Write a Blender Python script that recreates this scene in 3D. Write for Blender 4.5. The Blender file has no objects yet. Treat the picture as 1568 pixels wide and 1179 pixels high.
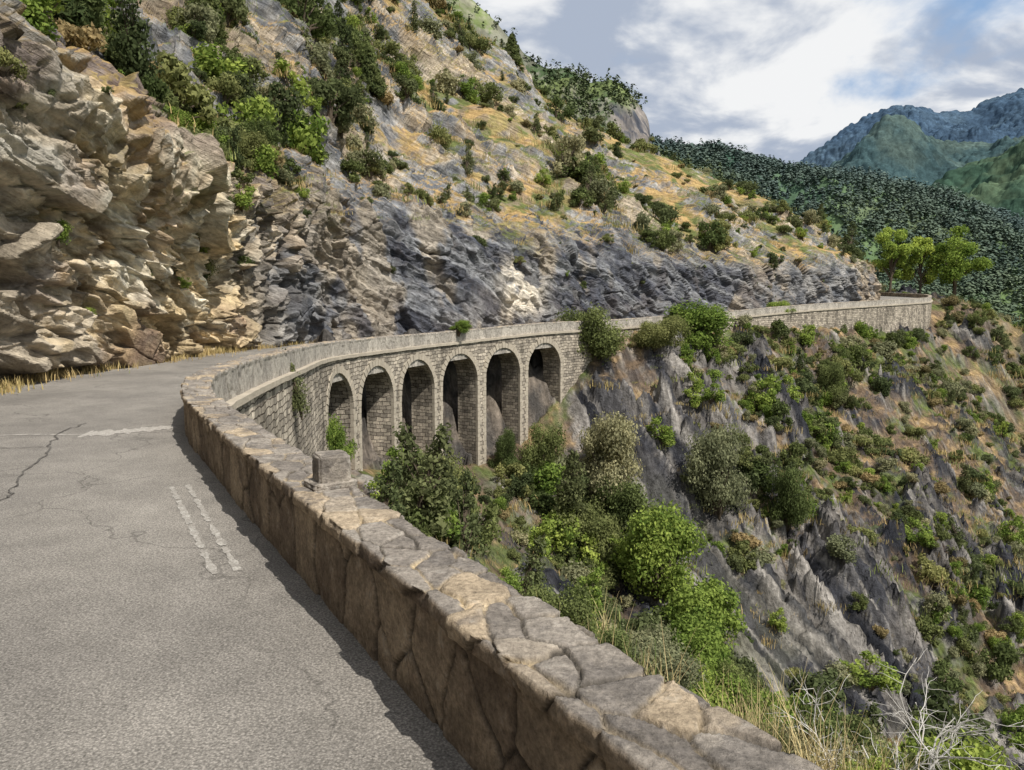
import bpy, math, numpy as np
from mathutils import Vector
rng=np.random.default_rng(11)
scene=bpy.context.scene
COL=scene.collection
CAMZ=1.65
# ------------------------------------------------------------------ noise
def _h(ix,iy,iz,seed):
    n=(ix*374761393+iy*668265263+iz*1274126177+seed*974711)&0xffffffff
    n=((n^(n>>13))*1103515245)&0xffffffff
    n=((n^(n>>15))*668265263)&0xffffffff
    n=n^(n>>16)
    return ((n&0xffffff)/16777216.0).astype(np.float32)
def vnoise(P,seed=0):
    F=np.floor(P); I=F.astype(np.int64); f=(P-F).astype(np.float32); f=f*f*f*(f*(f*6-15)+10)
    x,y,z=I[...,0],I[...,1],I[...,2]; u,v,w=f[...,0],f[...,1],f[...,2]
    def L(a,b,t): return a+(b-a)*t
    r=L(L(L(_h(x,y,z,seed),_h(x+1,y,z,seed),u),L(_h(x,y+1,z,seed),_h(x+1,y+1,z,seed),u),v),
        L(L(_h(x,y,z+1,seed),_h(x+1,y,z+1,seed),u),L(_h(x,y+1,z+1,seed),_h(x+1,y+1,z+1,seed),u),v),w)
    return r*2-1
def fbm(P,octs=4,seed=0,gain=.5):
    a=1.;s=0.;t=0.;P=P.copy()
    for i in range(octs):
        s=s+a*vnoise(P,seed+i*17); t+=a; a*=gain; P=P*2.03+11.3
    return s/t
def n1(q,seed=0):
    z=np.zeros_like(q); return vnoise(np.stack([q,z,z],-1),seed)
def worley(P,seed=0):
    """nearest cell: F1, F2, random id and a random planar tilt inside the cell"""
    F=np.floor(P).astype(np.int64)
    d1=np.full(P.shape[:-1],9.,np.float32); d2=d1.copy(); cx=F[...,0].copy();cy=F[...,1].copy();cz=F[...,2].copy()
    flat=np.ptp(P[...,2])<1e-6
    for dx in(-1,0,1):
        for dy in(-1,0,1):
            for dz in((0,) if flat else (-1,0,1)):
                x,y,z=F[...,0]+dx,F[...,1]+dy,F[...,2]+dz
                d=(x+_h(x,y,z,seed)-P[...,0])**2+(y+_h(x,y,z,seed+1)-P[...,1])**2+(0 if flat else (z+_h(x,y,z,seed+2)-P[...,2])**2)
                m=d<d1
                d2=np.where(m,d1,np.minimum(d2,d)); d1=np.where(m,d,d1); cx=np.where(m,x,cx);cy=np.where(m,y,cy);cz=np.where(m,z,cz)
    cid=_h(cx,cy,cz,seed+5)
    tl=(_h(cx,cy,cz,seed+6)-.5)*(P[...,0]-cx-.5)+(_h(cx,cy,cz,seed+7)-.5)*(P[...,1]-cy-.5)
    if not flat: tl=tl+(_h(cx,cy,cz,seed+8)-.5)*(P[...,2]-cz-.5)
    return np.sqrt(d1),np.sqrt(d2),cid,tl
def ss(a,b,x):
    t=np.clip((x-a)/(b-a),0,1); return t*t*(3-2*t)
def mix3(a,b,m):
    a=np.asarray(a,np.float32); b=np.asarray(b,np.float32); return a+(b-a)*m[...,None]
# ------------------------------------------------------------------ mesh helpers
def mesh_np(name,V,F,mats,col=None,uv=None,smooth=True,mi=None):
    V=np.asarray(V,np.float32).reshape(-1,3); F=np.asarray(F,np.int32); k=F.shape[1]
    me=bpy.data.meshes.new(name)
    me.vertices.add(len(V)); me.vertices.foreach_set('co',V.ravel())
    me.loops.add(F.size); me.loops.foreach_set('vertex_index',F.ravel())
    me.polygons.add(len(F)); me.polygons.foreach_set('loop_start',np.arange(0,F.size,k,dtype=np.int32))
    me.polygons.foreach_set('use_smooth',np.full(len(F),bool(smooth)))
    for m in (mats if isinstance(mats,(list,tuple)) else [mats]): me.materials.append(m)
    if mi is not None: me.polygons.foreach_set('material_index',np.asarray(mi,np.int32))
    if uv is not None:
        l=me.uv_layers.new(name='UVMap'); l.data.foreach_set('uv',np.asarray(uv,np.float32).reshape(-1,2)[F.ravel()].ravel())
    if col is not None:
        c=np.ones((len(V),4),np.float32); c[:,:3]=np.asarray(col).reshape(-1,3)
        a=me.color_attributes.new('Col','FLOAT_COLOR','POINT'); a.data.foreach_set('color',c.ravel())
    me.update(calc_edges=True); me.validate()
    return me
def add(name,me,parent=None,loc=(0,0,0),rot=(0,0,0),scl=(1,1,1)):
    o=bpy.data.objects.new(name,me); COL.objects.link(o)
    o.location=loc;o.rotation_euler=rot;o.scale=scl
    if parent: o.parent=parent
    return o
def gridF(nu,nv,off=0):
    i=np.arange(nu-1)[:,None]*nv+np.arange(nv-1)[None,:]
    return np.stack([i,i+nv,i+nv+1,i+1],-1).reshape(-1,4)+off
def gnormal(P):
    a=np.gradient(P,axis=0);b=np.gradient(P,axis=1);n=np.cross(a,b)
    return n/(np.linalg.norm(n,axis=-1,keepdims=True)+1e-9)
def cr(ctrl,t):
    ctrl=np.asarray(ctrl,float); n=len(ctrl); t=np.clip(t,0,n-1-1e-6); i=np.floor(t).astype(int); f=t-i
    f=f.reshape(f.shape+(1,)*(ctrl.ndim-1))
    p0=ctrl[np.maximum(i-1,0)];p1=ctrl[i];p2=ctrl[i+1];p3=ctrl[np.minimum(i+2,n-1)]
    return .5*((2*p1)+(-p0+p2)*f+(2*p0-5*p1+4*p2-p3)*f*f+(-p0+3*p1-3*p2+p3)*f**3)
# ------------------------------------------------------------------ material helpers
class NT:
    def __init__(s,name):
        s.m=bpy.data.materials.new(name); s.m.use_nodes=True; s.t=s.m.node_tree; s.t.nodes.clear()
        s.out=s.n('ShaderNodeOutputMaterial')
    def n(s,ty,**k):
        x=s.t.nodes.new(ty)
        for a,b in k.items(): setattr(x,a,b)
        return x
    def l(s,a,b): s.t.links.new(a,b)
    def setv(s,inp,v):
        if isinstance(v,bpy.types.NodeSocket): s.l(v,inp)
        else: inp.default_value=v
    def pos(s): return s.n('ShaderNodeNewGeometry').outputs['Position']
    def mapv(s,v,scale=(1,1,1)):
        m=s.n('ShaderNodeMapping'); s.l(v,m.inputs[0]); m.inputs['Scale'].default_value=scale
        return m.outputs[0]
    def dot(s,v,w):
        x=s.n('ShaderNodeVectorMath',operation='DOT_PRODUCT'); s.l(v,x.inputs[0]); x.inputs[1].default_value=w; return x.outputs['Value']
    def comb(s,a,b,c):
        x=s.n('ShaderNodeCombineXYZ')
        for i,q in enumerate((a,b,c)): s.setv(x.inputs[i],q)
        return x.outputs[0]
    def noise(s,v,scale,detail=5,rough=.6,dist=0):
        x=s.n('ShaderNodeTexNoise'); s.l(v,x.inputs['Vector']); x.inputs['Scale'].default_value=scale
        x.inputs['Detail'].default_value=detail; x.inputs['Roughness'].default_value=rough; x.inputs['Distortion'].default_value=dist
        return x.outputs['Fac']
    def vor(s,v,scale,feat='F1',out='Distance'):
        x=s.n('ShaderNodeTexVoronoi',feature=feat); s.l(v,x.inputs['Vector']); x.inputs['Scale'].default_value=scale
        return x.outputs[out]
    def rng(s,v,a,b,c,d):
        x=s.n('ShaderNodeMapRange'); s.l(v,x.inputs[0])
        for i,q in enumerate((a,b,c,d)): x.inputs[i+1].default_value=q
        return x.outputs[0]
    def math(s,op,a,b=0.):
        x=s.n('ShaderNodeMath',operation=op); s.setv(x.inputs[0],a); s.setv(x.inputs[1],b); return x.outputs[0]
    def mix(s,f,a,b,blend='MIX'):
        x=s.n('ShaderNodeMix',data_type='RGBA',blend_type=blend)
        s.setv(x.inputs[0],f); s.setv(x.inputs[6],a); s.setv(x.inputs[7],b); return x.outputs[2]
    def scalecol(s,c,f):
        x=s.n('ShaderNodeVectorMath',operation='SCALE'); s.l(c,x.inputs[0]); s.setv(x.inputs['Scale'],f); return x.outputs[0]
    def bump(s,h,st,d):
        x=s.n('ShaderNodeBump'); x.inputs['Strength'].default_value=st; x.inputs['Distance'].default_value=d; s.l(h,x.inputs['Height'])
        return x.outputs[0]
    def pbr(s,c,rough=.9,nrm=None,spec=.2):
        b=s.n('ShaderNodeBsdfDiffuse') if spec<=0 else s.n('ShaderNodeBsdfPrincipled')
        if spec>0:
            s.setv(b.inputs['Base Color'],c); b.inputs['Roughness'].default_value=rough; b.inputs['Specular IOR Level'].default_value=spec
        else: s.setv(b.inputs['Color'],c)
        if nrm is not None: s.l(nrm,b.inputs['Normal'])
        s.l(b.outputs[0],s.out.inputs[0]); return s.m
    def attr(s): return s.n('ShaderNodeAttribute',attribute_name='Col').outputs['Color']
def rock_mat(name,nv,strata=5.,lat=.45,bd=.22,rot_d=.3):
    nv=Vector(nv).normalized(); a=nv.cross(Vector((.3,.2,.9))).normalized(); b=nv.cross(a)
    t=NT(name); p=t.pos(); c=t.attr()
    sv=t.comb(t.dot(p,nv*strata),t.dot(p,a*lat),t.dot(p,b*lat))
    st=t.noise(sv,1.,5,.65,rot_d)
    fine=t.noise(p,3.5,7,.7)
    f=t.math('MULTIPLY',t.rng(st,.3,.7,.52,1.45),t.rng(fine,.3,.7,.6,1.42))
    h=t.math('ADD',st,t.math('MULTIPLY',fine,.8))
    return t.pbr(t.scalecol(c,f),.92,t.bump(h,1.,bd),0)
def foliage_mat(name):
    t=NT(name); c=t.attr()
    r=t.n('ShaderNodeObjectInfo').outputs['Random']
    f=t.rng(r,0,1,.9,1.5)
    c2=t.mix(t.rng(r,.0,1.,.0,.6),t.scalecol(c,f),t.scalecol(t.mix(1.,c,(1.22,.95,.98,1),'MULTIPLY'),f))
    d=t.n('ShaderNodeBsdfDiffuse'); t.l(c2,d.inputs[0]); tr=t.n('ShaderNodeBsdfTranslucent'); t.l(t.scalecol(c2,1.4),tr.inputs[0])
    m=t.n('ShaderNodeMixShader'); m.inputs[0].default_value=.3; t.l(d.outputs[0],m.inputs[1]); t.l(tr.outputs[0],m.inputs[2])
    t.l(m.outputs[0],t.out.inputs[0]); return t.m
SNU=(.336,.252,.91); SNL=(.75,.62,-.18)
M_cliff=rock_mat('cliff_rock',SNU,3.0,.45,.24,.5)
M_slope=rock_mat('slope_rock',SNL,2.4,.4,.26,.5)
M_leaf=foliage_mat('leaves')
t=NT('far_leaves'); M_fleaf=t.pbr(t.attr(),.9,None,0)
t=NT('bark'); M_bark=t.pbr(t.mix(t.noise(t.pos(),12,2),(.06,.045,.03,1),(.16,.13,.1,1)),.9,None,0)
t=NT('dry_grass'); M_grass=t.pbr(t.scalecol(t.attr(),t.rng(t.n('ShaderNodeObjectInfo').outputs['Random'],0,1,.75,1.25)),.8,None,0)
# ------------------------------------------------------------------ road stations: wall(x,y,ztop) rock side(x,y) ground-at-wall-foot, slope1,width1,slope2, viaduct flag
PH=.525
ST=[(6.5,-14,.57,-.5,-17,-.1,.2,1,.62,0),(4,-7,.57,-3,-9.5,-.1,.2,1,.62,0),(2.6,-2.5,.57,-4.5,-5,-.1,.2,1,.62,0),(1.3,0.05,.57,-5.5,-1.5,-.1,.2,1,.62,0),
(-.15,2.46,.57,-6.5,2,-.1,.2,1,.62,0),(-1.76,5.09,.57,-8,6,-.35,.4,1,.6,0),(-2.85,6.95,.57,-9,9.5,-.9,.5,1,.6,0),(-4.04,9.07,.57,-9.5,12,-1.8,.5,1,.6,0),
(-4.95,11.5,.57,-9.8,14.2,-2.6,.5,1,.6,0),(-5.4,14.5,.55,-10.1,18.7,-3.2,.5,1,.6,0),(-6.15,20,.4,-10.5,25,-3.8,.5,1,.6,0),(-6.9,26,.22,-10.6,32,-4.2,.5,1,.6,.4),
(-6.4,30,.15,-9.8,37.5,-5.2,.5,1,.6,1),(-4.85,34.7,.12,-8,41,-6.3,.5,1,.6,1),(-2.95,38.3,.16,-5.8,44,-7,.5,1,.6,1),(-.35,41.9,.28,-3,47,-6.8,.6,1,.65,1),
(2.1,44.8,.38,-.5,50.5,-5,.7,1,.7,1),(7.1,50.3,.44,4,56,-.6,.75,1,.8,0),(16.4,60.3,.76,13,66,-.7,.75,1,.8,0),(29,72.4,1.34,26,78,-.8,.75,1,.8,0),
(47,88.4,1.9,42.5,93,-2,.7,1,.8,0),(51.5,93,2.1,47,97,-1.2,.5,3,.75,0),(55,101,2.5,48.5,103,1.6,.08,12,.7,0),(54,113,2.9,47.5,112,2.2,.08,14,.7,0)]
ST=np.array(ST,float); ST[:,2]-=.045
tt=np.linspace(0,23,4000); SD=cr(ST,tt)
arc=np.concatenate([[0],np.cumsum(np.hypot(np.diff(SD[:,0]),np.diff(SD[:,1])))])
def s_of_t(t): return float(np.interp(t,tt,arc))
TX=np.gradient(SD[:,0]);TY=np.gradient(SD[:,1]);L_=np.hypot(TX,TY);TX/=L_;TY/=L_
def off(s,o,z=None):
    s=np.asarray(s,float)
    x=np.interp(s,arc,SD[:,0]);y=np.interp(s,arc,SD[:,1]);nx=np.interp(s,arc,TY);ny=-np.interp(s,arc,TX)
    return x+o*nx,y+o*ny
def ztop(s): return np.interp(s,arc,SD[:,2])
# ------------------------------------------------------------------ lower slope (height field)
xs=np.concatenate([np.linspace(-16,60,580),np.linspace(60.4,190,150)])
ys=np.concatenate([np.linspace(-20,-.5,30),np.linspace(-.35,76,580),np.linspace(76.4,230,190)])
si=np.linspace(0,3999,170).astype(int); Q=SD[si].astype(np.float32); Qtx=TX[si];Qty=TY[si]
def field(X,Y):
    sh=X.shape; X=X.ravel().astype(np.float32);Y=Y.ravel().astype(np.float32); Z=np.empty_like(X);S=np.empty_like(X);DD=np.empty_like(X)
    for a in range(0,len(X),40000):
        x=X[a:a+40000,None];y=Y[a:a+40000,None]
        dx=x-Q[None,:,0];dy=y-Q[None,:,1]; d=np.sqrt(dx*dx+dy*dy); j=d.argmin(1); dm=d.min(1,keepdims=True)
        r=np.arange(len(j)); sg=np.where(dx[r,j]*Qty[j]-dy[r,j]*Qtx[j]>=0,1.,-1.)[:,None].astype(np.float32)
        w=np.exp(-(d-dm)/(.25+.13*dm))
        b=Q[None,:,5]; e=np.maximum(d-.38,0)
        zp=b-Q[None,:,6]*np.minimum(e,Q[None,:,7])-Q[None,:,8]*np.maximum(e-Q[None,:,7],0)
        road=Q[None,:,2]-PH
        u=np.clip((d-.5)/3.8,0,1); u=u*(1.6-.6*u)
        zn=np.where(Q[None,:,9]>.2,b+(road-.35-b)*u,road-.45)
        z=np.where(sg>0,zp,zn)
        Z[a:a+40000]=(w*z).sum(1)/w.sum(1); S[a:a+40000]=tt[si][j]; DD[a:a+40000]=(sg*dm)[:,0]
    return Z.reshape(sh),S.reshape(sh),DD.reshape(sh)
X,Y=np.meshgrid(xs,ys,indexing='ij')
Z,SN,DN=field(X,Y); Z=np.maximum(Z,-75+4*vnoise(np.stack([X/20,Y/20,X*0],-1)))
P=np.stack([X,Y,Z],-1)
f9=fbm(P/9,4,3); f3=fbm(P/2.5,5,5,.6); f6=fbm(P/5,4,305)
q=X*.75+Y*.62-Z*.18+1.6*fbm(P/7,3,8)+.5*f3
far=ss(15.5,17.5,SN)
ctr=np.exp(-(((X-19)/13)**2+((Y-35)/11)**2))*1.5+.8*np.exp(-(((X-8)/4)**2+((Y-43)/5)**2))
rm=np.clip(ss(.05,.25,f9+.3*f3)*.8+ctr*ss(-.18,.16,f6+.5*f3)+ss(.05,.25,f3)*.3,0,1)*ss(0,2.,DN)
saw=lambda v:v-np.floor(v)
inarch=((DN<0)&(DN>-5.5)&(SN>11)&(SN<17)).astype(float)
cf1,cf2,wc,wt_=worley(np.stack([q*.8,(X*.62-Y*.75)*.3,Z*.3],-1),71)
rib=1.7*saw(q*.38)+.8*saw(q*1.05+.3*f3)+.3*saw(q*2.7)+(.9*(wc-.5)+1.0*wt_)*ss(0,.15,cf2-cf1)
Z=Z+rm*(rib-1.)*(.35+.65*far)+f9*1.6*ss(.5,5,DN)*ss(8,14,SN)+f3*(.7+.4*far)*ss(.4,2.5,DN)+f6*.9*far*ss(2,6,DN)+inarch*(f3*1.3+(wc-.5)*1.4)
P=np.stack([X,Y,Z],-1); N=gnormal(P); N*=np.sign(N[...,2:3])
g1=fbm(P/1.4,5,21,.62); g2=fbm(P/4,3,31)
rock=mix3((.055,.056,.063),(.18,.165,.15),ss(-.3,.4,g2+.5*g1)); rock=mix3(rock,(.33,.305,.275),ss(.12,.42,n1(q*2.1,9)+.35*g1)*.7); rock=mix3(rock,(.032,.034,.042),ss(.05,.32,n1(q*3.3,19)+.3*g1)*.8)
rock=mix3(rock,(.028,.028,.034),ss(.28,.0,saw(q*.38))*.8); rock=rock*(.72+.5*wc)[...,None]
soil=mix3((.165,.12,.082),(.35,.245,.13),ss(-.1,.35,g1)); soil=mix3(soil,(.12,.145,.05),ss(-.02,.28,fbm(P/2.4,5,44,.6)))
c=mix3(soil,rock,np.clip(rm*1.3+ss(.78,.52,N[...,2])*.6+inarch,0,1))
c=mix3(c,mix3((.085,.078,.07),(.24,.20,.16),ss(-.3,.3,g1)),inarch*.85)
nearg=np.exp(-((DN-.9)/.8)**2)*ss(7,5,SN); c=mix3(c,(.46,.43,.38),nearg*ss(-.3,.2,g1)*.9)
c=mix3(c,(.07,.10,.03),ss(60,110,Y)*ss(2,25,DN)*.7); c=mix3(c,(.09,.10,.04),ss(17,14,SN)*ss(3,8,DN)*ss(-.2,.2,g2)*.6)
LOW=Z
add('ravine_hillside',mesh_np('ravine_hillside',P,gridF(len(xs),len(ys)),M_slope,c))
def gz(x,y):
    i=np.clip(np.searchsorted(xs,x)-1,0,len(xs)-2);j=np.clip(np.searchsorted(ys,y)-1,0,len(ys)-2)
    u=np.clip((x-xs[i])/(xs[i+1]-xs[i]),0,1);v=np.clip((y-ys[j])/(ys[j+1]-ys[j]),0,1)
    return (LOW[i,j]*(1-u)+LOW[i+1,j]*u)*(1-v)+(LOW[i,j+1]*(1-u)+LOW[i+1,j+1]*u)*v
def gz1(x,y): return float(gz(np.array([x]),np.array([y]))[0])
# ------------------------------------------------------------------ upper cliff + hillside
CL=[
[(-.5,-17,-.3),(-2,-17.5,4),(-4,-18,9),(-9,-20,17),(-17,-23,28),(-30,-28,45)],
[(-5.5,-1.5,-.3),(-6.3,-1.3,4),(-7.5,-1,9),(-13,0,16),(-22,3,28),(-38,8,48)],
[(-8,6,-.3),(-8.6,6.3,4),(-9.3,6.8,8.5),(-14,9,15),(-22,13,26),(-38,20,46)],
[(-9.5,12,-.3),(-9.9,12.2,3.5),(-10.6,12.6,7.5),(-15,15,13),(-23,20,24),(-38,30,44)],
[(-9.8,14.2,-.3),(-9.9,14.6,3),(-10.5,16,6.7),(-15,20,12),(-22,27,22),(-37,40,42)],
[(-10.1,18.7,-.3),(-10.1,19.5,2.64),(-9.8,20.5,4.95),(-13.3,26,8.6),(-19,36,15.3),(-33,50,36)],
[(-10.5,25,-.5),(-10.7,26,2.97),(-11.1,27.5,6.05),(-13.4,34,9.9),(-17.4,46,18.4),(-23.6,62,32.5)],
[(-10.6,32,-.7),(-10.4,33,3.3),(-10.5,34.5,6.6),(-11.9,42,11.2),(-15.2,56,20.2),(-19.7,76,36.5)],
[(-8,41,-.8),(-8.15,42,3.4),(-8.45,44,6.9),(-10.5,54,13),(-13.2,72,23.8),(-16.6,98,42.7)],
[(-3,47,-.7),(-3.3,48,3.3),(-3.6,50,6.7),(-5.5,62,12.8),(-7.7,84,25),(-8.8,112,41.5)],
[(4,56,-.5),(3.9,57,3.1),(3.9,59,6.4),(2.8,72,13.2),(1.3,95,23.8),(.6,122,37)],
[(13,66,-.2),(12.9,67,3.3),(12.9,69,6),(12.9,81,11.4),(12.4,100,18.8),(11.3,126,29)],
[(26,78,.3),(25.8,79,3.3),(25.9,80.5,5.4),(26.5,89,9.6),(27.3,104,14.6),(27.7,127,22.6)],
[(42.5,93,.9),(42.4,93.5,3.6),(42.2,94.5,6.05),(42.4,98,8.1),(42.4,108,11.2),(42.1,124,16)],
[(47,97,1.1),(46.8,97.5,4),(47.1,99,5.6),(48,103,6.9),(49,112,8.6),(48,128,12)],
[(48.5,103,1.4),(48.7,104,4),(49,106,5),(50,110,6),(51,118,8),(50,132,10)],
[(47.5,112,1.6),(47.8,114,3),(48,117,4),(48.5,122,5),(49,130,6),(48,140,7)]]
for i,r in enumerate(CL):
    x,y,z=r[-1]; r.append((x-15,y+25,z+15) if i<8 else (x,y+28,z-14))
CL=np.array(CL,float)
def seg(counts): return np.concatenate([i+np.arange(n)/n for i,n in enumerate(counts)]+[[len(counts)]])
tu=seg([30,30,60,60,200,210,170,150,120,110,100,80,70,44,20,10]); tv=seg([130,130,120,120,110,30])
A=cr(CL,tu); B=cr(A.transpose(1,0,2),tv).transpose(1,0,2)
N=gnormal(B); 
if (N[...,0]*.6-N[...,1]*.8).mean()<0: N=-N
V_=np.broadcast_to(tv[None,:],B.shape[:2])
dist=B[...,1]
near=ss(36,26,B[...,1])
cliffm=ss(2.6,1.9,V_)
sN=np.array(SNU)
wq=B@sN
q=wq+1.1*fbm(B/7,3,2)
base_r=ss(0,.25,V_)
zs=1.05*near+.55*(1-near); bs=.34*near+.45*(1-near)
wv_=np.stack([fbm(B/1.3,4,301),fbm(B/1.3,4,302),fbm(B/1.3,4,303)],-1)*.16
F1,F2,cid,tl=worley(np.stack([B[...,0]*bs,B[...,1]*bs,q*zs],-1)+wv_,5)
G1,G2,cid2,tl2=worley(np.stack([B[...,0]*.9,B[...,1]*.9,q*2.1*zs],-1)+wv_,15)
K1,K2,cid3,tl3=worley(np.stack([B[...,0]*2.4,B[...,1]*2.4,q*5.*zs+3],-1),25)
bigd=fbm(B/10,4,1)*2.2; mid=fbm(B/3,4,6)*.5
blocks=((cid-.45)*.95+tl*1.7)*ss(0,.06,F2-F1)+((cid2-.45)*.42+tl2*.85)*ss(0,.09,G2-G1)+((cid3-.5)*.14+tl3*.30)*ss(0,.12,K2-K1)
blocks=blocks*(1-.4*ss(34,44,dist)*cliffm)
up=ss(1.9,3,V_)
ql=q+.5*fbm(B/2,3,207)
sm=lambda v:(lambda f:np.where(f<.82,f/.82,(1-f)/.18))(v-np.floor(v))
layers=.7*sm(ql*.42)-.35+.34*sm(ql*1.15)*(.8+.2*up)+.14*sm(ql*2.6)
rockup=ss(-.15,.1,fbm(B/8,4,90)+.06)
disp=bigd*(.45+.65*up)+mid*(.5+.4*up)+blocks*(cliffm*.9+up*.5*rockup)+layers*(cliffm*(.55*(1-near)+.42*near)+up*1.0*rockup)
disp+=.9*near*np.exp(-((B[...,2]-5.6-.8*fbm(B/5,2,9))/1.1)**2)
disp+=fbm(B/.6,3,777)*.07
disp*=base_r
disp=np.where(V_<1.6,np.minimum(disp,.5+.55*np.clip(V_,0,2)),disp)
disp*=1-.5*ss(4,5,V_)
B=B+N*disp[...,None]
N=gnormal(B); 
if (N[...,0]*.6-N[...,1]*.8).mean()<0: N=-N
nz=np.abs(N[...,2])
g1=fbm(B/5,4,51); g2=fbm(B/1.3,5,52,.6); stain=fbm(B/np.array([.9,.9,7]),4,53); g4=fbm(B/12,3,54)
gray=mix3((.14,.145,.155),(.33,.32,.305),ss(-.35,.4,g2)); tan=mix3((.36,.28,.19),(.53,.44,.32),ss(-.3,.3,g2))
rock=mix3(gray,tan,ss(.0,.3,g1+.3*(cid-.5)+.2*(cid2-.5))*.8)
rock=rock*(.72+.5*cid2)[...,None]
rock=mix3(rock,(.07,.075,.085),ss(.1,.4,stain)*.6*cliffm)
lay=n1(ql*2.2,404)
band=mix3((.08,.085,.105),(.235,.24,.25),ss(-.35,.4,stain*.6+.4*g2+.5*lay)); band=mix3(band,(.40,.34,.26),ss(.14,.38,fbm(B/np.array([2.5,2.5,6.]),4,153))*.8)
rock=mix3(rock,band,cliffm*ss(32,42,dist)*ss(90,72,dist)*.85)
ym=ss(33,26,B[...,1]+4*g1)*ss(8.,5.6,B[...,2]+2*g1)
yel=mix3((.64,.50,.30),(.77,.69,.53),ss(-.2,.3,g1+.4*g2+.3*lay)); yel=mix3(yel,(.38,.25,.145),ss(.14,.4,fbm(B/2.2,4,66))*.65); yel=mix3(yel,(.40,.39,.375),ss(.05,.38,g4+.6*stain)*.5); yel=yel*(.84+.32*cid2)[...,None]
rock=mix3(rock,yel,ym)
edge=ss(.06,.0,F2-F1)*.35+ss(.08,0,G2-G1)*.25; rock=mix3(rock,(.06,.05,.045),edge*cliffm)
wp=np.exp(-(((B[...,0]-.6)/1.4)**2+((B[...,1]-53)/4)**2+((B[...,2]-2.6)/1.9)**4)); rock=mix3(rock,(.68,.61,.50),np.clip(wp*1.8,0,1)*ss(-.5,.0,g2)*ss(.3,.6,cid+.3))
rock=mix3(rock,(.19,.13,.115),ss(.1,.4,fbm(B/4,3,99)+.35*ss(4.8,6.,B[...,2])*near)*.6*near)
grass=mix3((.40,.275,.125),(.27,.225,.10),ss(-.15,.25,fbm(B/4,4,71))); grass=mix3(grass,(.13,.15,.055),ss(.02,.27,fbm(B/3,5,72,.6)+.12*ss(60,110,dist)))
grass=mix3(grass,(.26,.20,.15),ss(.05,.35,g2)*.7)
gm=ss(.42,.66,nz+.3*g1+.2*g2)*ss(1.5,2.2,V_+.4*g1); gm=np.maximum(gm,ss(.2,.0,V_)*.8); gm=gm*(1-.6*rockup*ss(.75,.5,nz))
c=mix3(rock,grass,gm)
add('rock_cliff_hillside',mesh_np('rock_cliff_hillside',B,gridF(len(tu),len(tv)),M_cliff,c))
UP=B; UPnz=nz
# ------------------------------------------------------------------ road
tr=seg([30]*23); R=cr(ST,tr); wv=np.linspace(0,1,26)
Wx,Wy,zr,Cx,Cy=R[:,0],R[:,1],R[:,2]-PH,R[:,3],R[:,4]
dx,dy=Cx-Wx,Cy-Wy; l=np.hypot(dx,dy); k=(l+1.3)/l
RP=np.stack([Wx[:,None]+(dx*k)[:,None]*wv,Wy[:,None]+(dy*k)[:,None]*wv,np.repeat(zr[:,None],26,1)],-1)
RP[...,0]+=(-(dx/l)[:,None]*.05)*(1-wv)
t=NT('asphalt'); p=t.pos()
sp=t.noise(p,80,3,.75); sp2=t.vor(p,95); lg=t.noise(p,.45,4,.6); md=t.noise(p,3,3,.6)
warp=t.n('ShaderNodeVectorMath',operation='ADD'); t.l(p,warp.inputs[0])
nn=t.n('ShaderNodeTexNoise'); nn.inputs['Scale'].default_value=1.1; nn.inputs['Detail'].default_value=4; t.l(p,nn.inputs['Vector'])
t.l(t.scalecol(nn.outputs['Color'],1.6),warp.inputs[1])
ck=t.rng(t.vor(warp.outputs[0],.22,'DISTANCE_TO_EDGE'),0,.004,0,1)
ckm=t.math('MAXIMUM',ck,t.rng(lg,.42,.55,1,0))
c=t.mix(t.rng(lg,.35,.65,0,1),(.215,.198,.176,1),(.315,.29,.255,1))
f=t.math('MULTIPLY',t.rng(sp,.3,.7,.45,1.55),t.rng(sp2,0,.7,1.3,.65)); f=t.math('MULTIPLY',f,t.rng(md,.3,.7,.88,1.12))
f=t.math('MULTIPLY',f,t.rng(ckm,0,1,.55,1))
M_road=t.pbr(t.scalecol(c,f),.85,t.bump(sp,.6,.012),.2)
add('asphalt_road',mesh_np('asphalt_road',RP,gridF(len(tr),26),M_road))
def patchmat(name,a,b,lo,hi):
    t=NT(name); p=t.pos(); w=t.noise(p,17,5,.8); c=t.mix(t.rng(w,lo,hi,0,1),a,b)
    return t.pbr(t.scalecol(c,t.rng(t.noise(p,80,3,.75),.3,.7,.55,1.45)),.85)
M_paint=patchmat('worn_road_paint',(.27,.25,.222,1),(.44,.42,.38,1),.44,.70)
M_seal=patchmat('sealed_seam',(.27,.25,.22,1),(.43,.40,.36,1),.38,.62)
M_tar=patchmat('tar_crack',(.06,.055,.05,1),(.15,.14,.125,1),.4,.6)
def marking(name,pts,wd,parent,mat,z=.004):
    pts=np.array(pts,float); d=np.gradient(pts,axis=0); d/=np.linalg.norm(d,axis=1,keepdims=True); n=np.stack([-d[:,1],d[:,0]],-1)*wd/2
    n=n*(.5+1.*rng.random((len(pts),1)))
    a=pts+n;b=pts-n;V=np.stack([np.c_[a,np.full(len(a),z)],np.c_[b,np.full(len(a),z)]],1)
    add(name,mesh_np(name,V,gridF(len(pts),2),mat),parent)
rmk=add('road_marking',None)
for o in (0,.12):
    a=np.array([-3.03+o,6.48+o*.5]);b=np.array([-1.80+o,4.35+o*.5])
    for u,v in((0,.2),(.22,.52),(.55,.78),(.8,1.)):
        tq=np.linspace(u,v,12)[:,None]; marking('worn_dash',a+(b-a)*tq,.045,rmk,M_paint)
seal=add('road_repair_seam',None)
xq=np.linspace(-5.3,-4.42,26); marking('light_patch',np.c_[xq,9.1+.55*((xq+5.3)/.88)**1.4],.36,seal,M_seal)
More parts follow.
